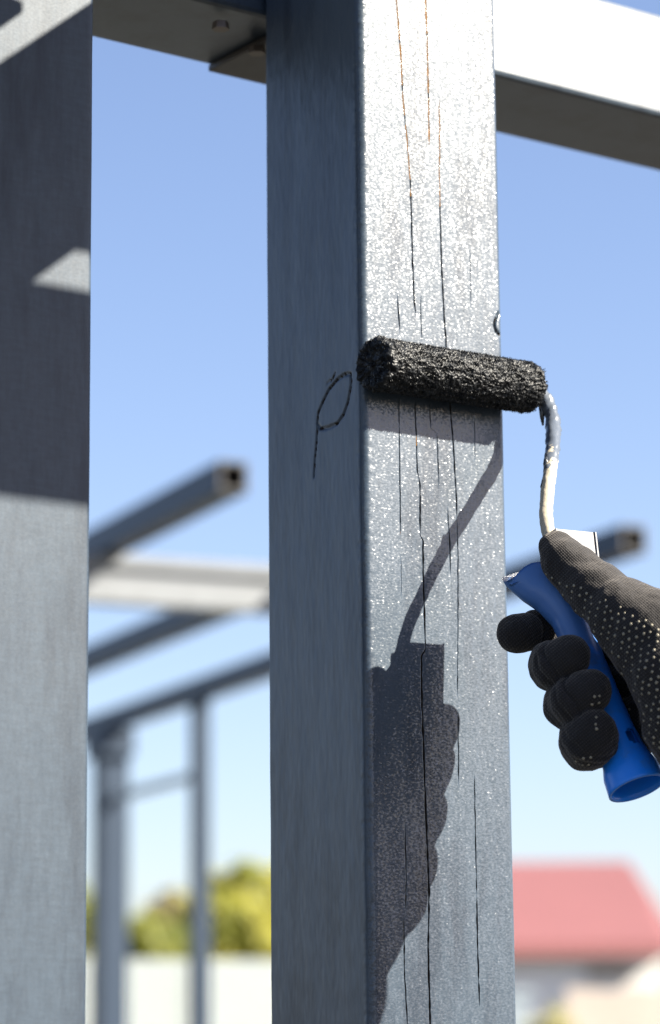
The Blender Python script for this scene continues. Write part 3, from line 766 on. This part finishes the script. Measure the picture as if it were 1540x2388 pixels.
nrm_ = np.zeros(len(Vg) * 3); me.vertices.foreach_get("normal", nrm_); nrm_ = nrm_.reshape(-1, 3)
co = (Vg - np.array(P0w)) + nrm_ * np.array(Vg2)[:, None]; me.vertices.foreach_set("co", co.ravel()); me.update()
M, n, b = mat("black_knit")
b.inputs["Roughness"].default_value = .85; b.inputs["Specular IOR Level"].default_value = .25
b.inputs["Sheen Weight"].default_value = .25; b.inputs["Sheen Roughness"].default_value = .5; b.inputs["Sheen Tint"].default_value = (.75, .68, .62, 1)
tc = N(n, "ShaderNodeTexCoord"); mp = N(n, "ShaderNodeMapping"); mp.inputs["Rotation"].default_value = (0, math.radians(38), 0); n.links.new(tc.outputs["Object"], mp.inputs[0])
w1 = N(n, "ShaderNodeTexWave", wave_type='BANDS', bands_direction='X'); w1.inputs["Scale"].default_value = 300; w1.inputs["Distortion"].default_value = 1.2; w1.inputs["Detail"].default_value = 1
w2 = N(n, "ShaderNodeTexWave", wave_type='BANDS', bands_direction='Z'); w2.inputs["Scale"].default_value = 235; w2.inputs["Distortion"].default_value = 1.5; w2.inputs["Detail"].default_value = 1
n.links.new(mp.outputs[0], w1.inputs[0]); n.links.new(mp.outputs[0], w2.inputs[0])
kn = math_n(n, 'MULTIPLY', w1.outputs["Fac"], w2.outputs["Fac"])
n.links.new(mixc(n, kn, (.009, .009, .0105), (.026, .0235, .024)), b.inputs["Base Color"])
bump(n, b, kn, .6, .0005, bump(n, b, noise_tex(n, 75, 3, .6, (1.6, 1, .7), w=3), .45, .004))
glove = link("work_glove", me, person, [M], True)
# rubber dots, pressed on in rows on the gripping side
bvh = BVHTree.FromPolygons([tuple(v) for v in co], Qg.tolist())
dv, df = [], []
def add_dot(p, nn, r_):
    a = nn.orthogonal().normalized(); b_ = nn.cross(a); k = len(dv)
    for (rr, hh) in ((1, -.15), (.82, .28), (.4, .48)):
        for j in range(7):
            q = 2 * math.pi * j / 7; dv.append(tuple(p + (a * math.cos(q) + b_ * math.sin(q)) * r_ * rr + nn * r_ * hh))
    dv.append(tuple(p + nn * r_ * .52))
    for l in range(2):
        for j in range(7): df.append((k + l * 7 + j, k + l * 7 + (j + 1) % 7, k + l * 7 + 7 + (j + 1) % 7, k + l * 7 + 7 + j))
    for j in range(7): df.append((k + 14 + j, k + 14 + (j + 1) % 7, k + 21))
def inside(poly, x, y):
    c = False; j = len(poly) - 1
    for i in range(len(poly)):
        if (poly[i][1] > y) != (poly[j][1] > y) and x < (poly[j][0] - poly[i][0]) * (y - poly[i][1]) / (poly[j][1] - poly[i][1]) + poly[i][0]: c = not c
        j = i
    return c
regions = [[(455, 420), (560, 440), (700, 530), (850, 610), (1000, 690), (1130, 775), (1363, 890), (1900, 1100), (1900, 2100), (1380, 1960), (1230, 1700), (1090, 1420), (960, 1130), (900, 900), (800, 820), (640, 690), (520, 580)],
           [(900, 1410), (1010, 1370), (1010, 1490), (900, 1500)], [(950, 1600), (1010, 1540), (1020, 1720), (950, 1730)], [(820, 1930), (960, 1880), (980, 2060), (900, 2000)]]
pit = 57.0; ang = math.radians(38); ca, sa = math.cos(ang), math.sin(ang)
camdir = Vector((0, 1, 0.0))
for i in range(-60, 90):
    for j in range(-60, 90):
        gx_, gy_ = (i + (j % 2) * .5) * pit, j * pit * .78
        zx, zy = 900 + gx_ * ca - gy_ * sa, 900 + gx_ * sa + gy_ * ca
        if not any(inside(rg, zx, zy) for rg in regions): continue
        o_ = Vector(HP(zx + random.uniform(-9, 9), zy + random.uniform(-9, 9), 80)) - P0w
        h = bvh.ray_cast(o_, Vector((0, 1, .12)).normalized())
        if h[0] is None or h[1].y > -.1: continue
        if random.random() < .04: continue
        add_dot(h[0], h[1],   .00080 * random.uniform(.75, 1.12))
me = bpy.data.meshes.new("grip_dots"); me.from_pydata(dv, [], df)
gd = link("grip_dots", me, glove, [simple("pale_rubber", (.24, .215, .16), .55, nz=300, amt=.25)], True); gd["kind"] = "stuff"
# painter's body, unseen, added to the right to darken reflections in the post
def sdf_mesh(name, chains, h, k, M, parent, wob=0.0):
    pts = np.array([p for c in chains for p, _ in c]); rm = max(r_ for c in chains for _, r_ in c)
    l_ = pts.min(0) - rm - 2 * h; u_ = pts.max(0) + rm + 2 * h; dm = np.ceil((u_ - l_) / h).astype(int)
    g3 = np.stack(np.meshgrid(*[l_[i] + np.arange(dm[i]) * h for i in range(3)], indexing='ij'), -1).reshape(-1, 3); fld = None
    for c in chains:
        for (a, ra), (b, rb_) in zip(c[:-1], c[1:]):
            v = sd_cone(g3, np.array(a), np.array(b), ra, rb_); fld = v if fld is None else smin(fld, v, k)
    if wob: fld = fld + wob * (np.sin(g3[:, 2] * 55 + g3[:, 0] * 21) * np.sin(g3[:, 1] * 37 + g3[:, 2] * 19))
    Vb, Qb = surface_nets(fld.reshape(dm), l_, h); m_ = bpy.data.meshes.new(name); m_.from_pydata((Vb - np.array(P0w)).tolist(), [], Qb.tolist())
    return link(name, m_, parent, [M], True)
wr = HP(2080, 1400, 44); BX, BY = .74, 1.14
SHR, SHL = (BX - .02, BY + .19, 1.43), (BX, BY - .19, 1.43); ELR = (.45, 1.05, 1.40); ELL = (BX + .05, BY - .25, 1.14); HDL = (BX - .12, BY - .24, .90)
JK = simple("dark_blue_work_jacket", (.016, .020, .034), .85, nz=40)
sdf_mesh("unseen_jacket", [[(tuple(wr), .034), ((.32, 1.15, 1.565), .042), (ELR, .050), (SHR, .068), ((BX, BY, 1.42), .095)],
                    [(HDL, .038), (ELL, .048), (SHL, .068), ((BX, BY, 1.42), .095)],
                    [((BX, BY + .09, 1.38), .105), ((BX, BY + .08, .92), .105)], [((BX, BY - .09, 1.38), .105), ((BX, BY - .08, .92), .105)], [((BX, BY, 1.42), .09), ((BX, BY, 1.49), .062)]],
         .008, .03, JK, person, .002)
TR = simple("dark_work_trousers", (.022, .022, .024), .9, nz=40)
sdf_mesh("unseen_trousers", [[((BX, BY + .09, .93), .10), ((BX - .03, BY + .10, .50), .070), ((BX, BY + .11, .09), .052)], [((BX, BY - .09, .93), .10), ((BX - .02, BY - .10, .50), .070), ((BX + .02, BY - .11, .09), .052)]], .01, .02, TR, person, .001)
for sy in (.11, -.11):
    sdf_mesh("boot", [[((BX + .03, BY + sy, .055), .05), ((BX - .08, BY + sy, .045), .045), ((BX - .16, BY + sy, .04), .038)], [((BX + .01, BY + sy, .05), .05), ((BX + .01, BY + sy, .14), .05)]], .008, .02, simple("brown_boot_leather", (.05, .03, .02), .6), person)
SKIN = simple("skin", (.42, .24, .17), .5)
HC = (BX - .02, BY, 1.625)
hd = sdf_mesh("head", [[((HC[0] + .01, BY, HC[2] + .03), .088), ((HC[0] - .015, BY, HC[2] + .01), .080), ((HC[0] - .045, BY, HC[2] - .065), .046)], [((BX, BY, 1.56), .058), ((BX + .01, BY, 1.47), .060)],
                       [((HC[0] - .088, BY, HC[2] + .005), .012), ((HC[0] - .106, BY, HC[2] - .028), .014)], [((HC[0] - .085, BY - .018, HC[2] - .062), .010), ((HC[0] - .085, BY + .018, HC[2] - .062), .010)],
                       [((HC[0] + .01, BY + .085, HC[2] + .01), .014), ((HC[0] + .008, BY + .082, HC[2] - .03), .011)], [((HC[0] + .01, BY - .085, HC[2] + .01), .014), ((HC[0] + .008, BY - .082, HC[2] - .03), .011)]], .004, .012, SKIN, person)
for sy in (.032, -.032):
    bm = bmesh.new(); bmesh.ops.create_uvsphere(bm, u_segments=14, v_segments=10, radius=.012)
    for v in bm.verts: v.co += Vector((HC[0] - .082, BY + sy, HC[2] + .004)) - P0w
    bm_obj("eye", bm, simple("eye_white", (.6, .58, .55), .2), hd, True)
sdf_mesh("hair", [[((HC[0] + .022, BY, HC[2] + .05), .091), ((HC[0] + .035, BY, HC[2] - .005), .083)]], .005, .01, simple("short_dark_hair", (.03, .02, .014), .6, nz=200), person, .002)
sdf_mesh("bare_hand", [[(HDL, .030), ((HDL[0] - .03, HDL[1] + .01, .83), .034), ((HDL[0] - .035, HDL[1] + .01, .80), .030)]] +
         [[((HDL[0] - .045 + .02 * i_, HDL[1], .80), .0105), ((HDL[0] - .055 + .02 * i_, HDL[1] + .006, .755 + .006 * abs(i_ - 1.5)), .0095), ((HDL[0] - .055 + .02 * i_, HDL[1] + .022, .725 + .008 * abs(i_ - 1.5)), .0085)] for i_ in range(4)] +
         [[((HDL[0] - .045, HDL[1] + .02, .85), .013), ((HDL[0] - .075, HDL[1] + .035, .81), .011), ((HDL[0] - .08, HDL[1] + .04, .785), .0095)]], .003, .004, SKIN, person)
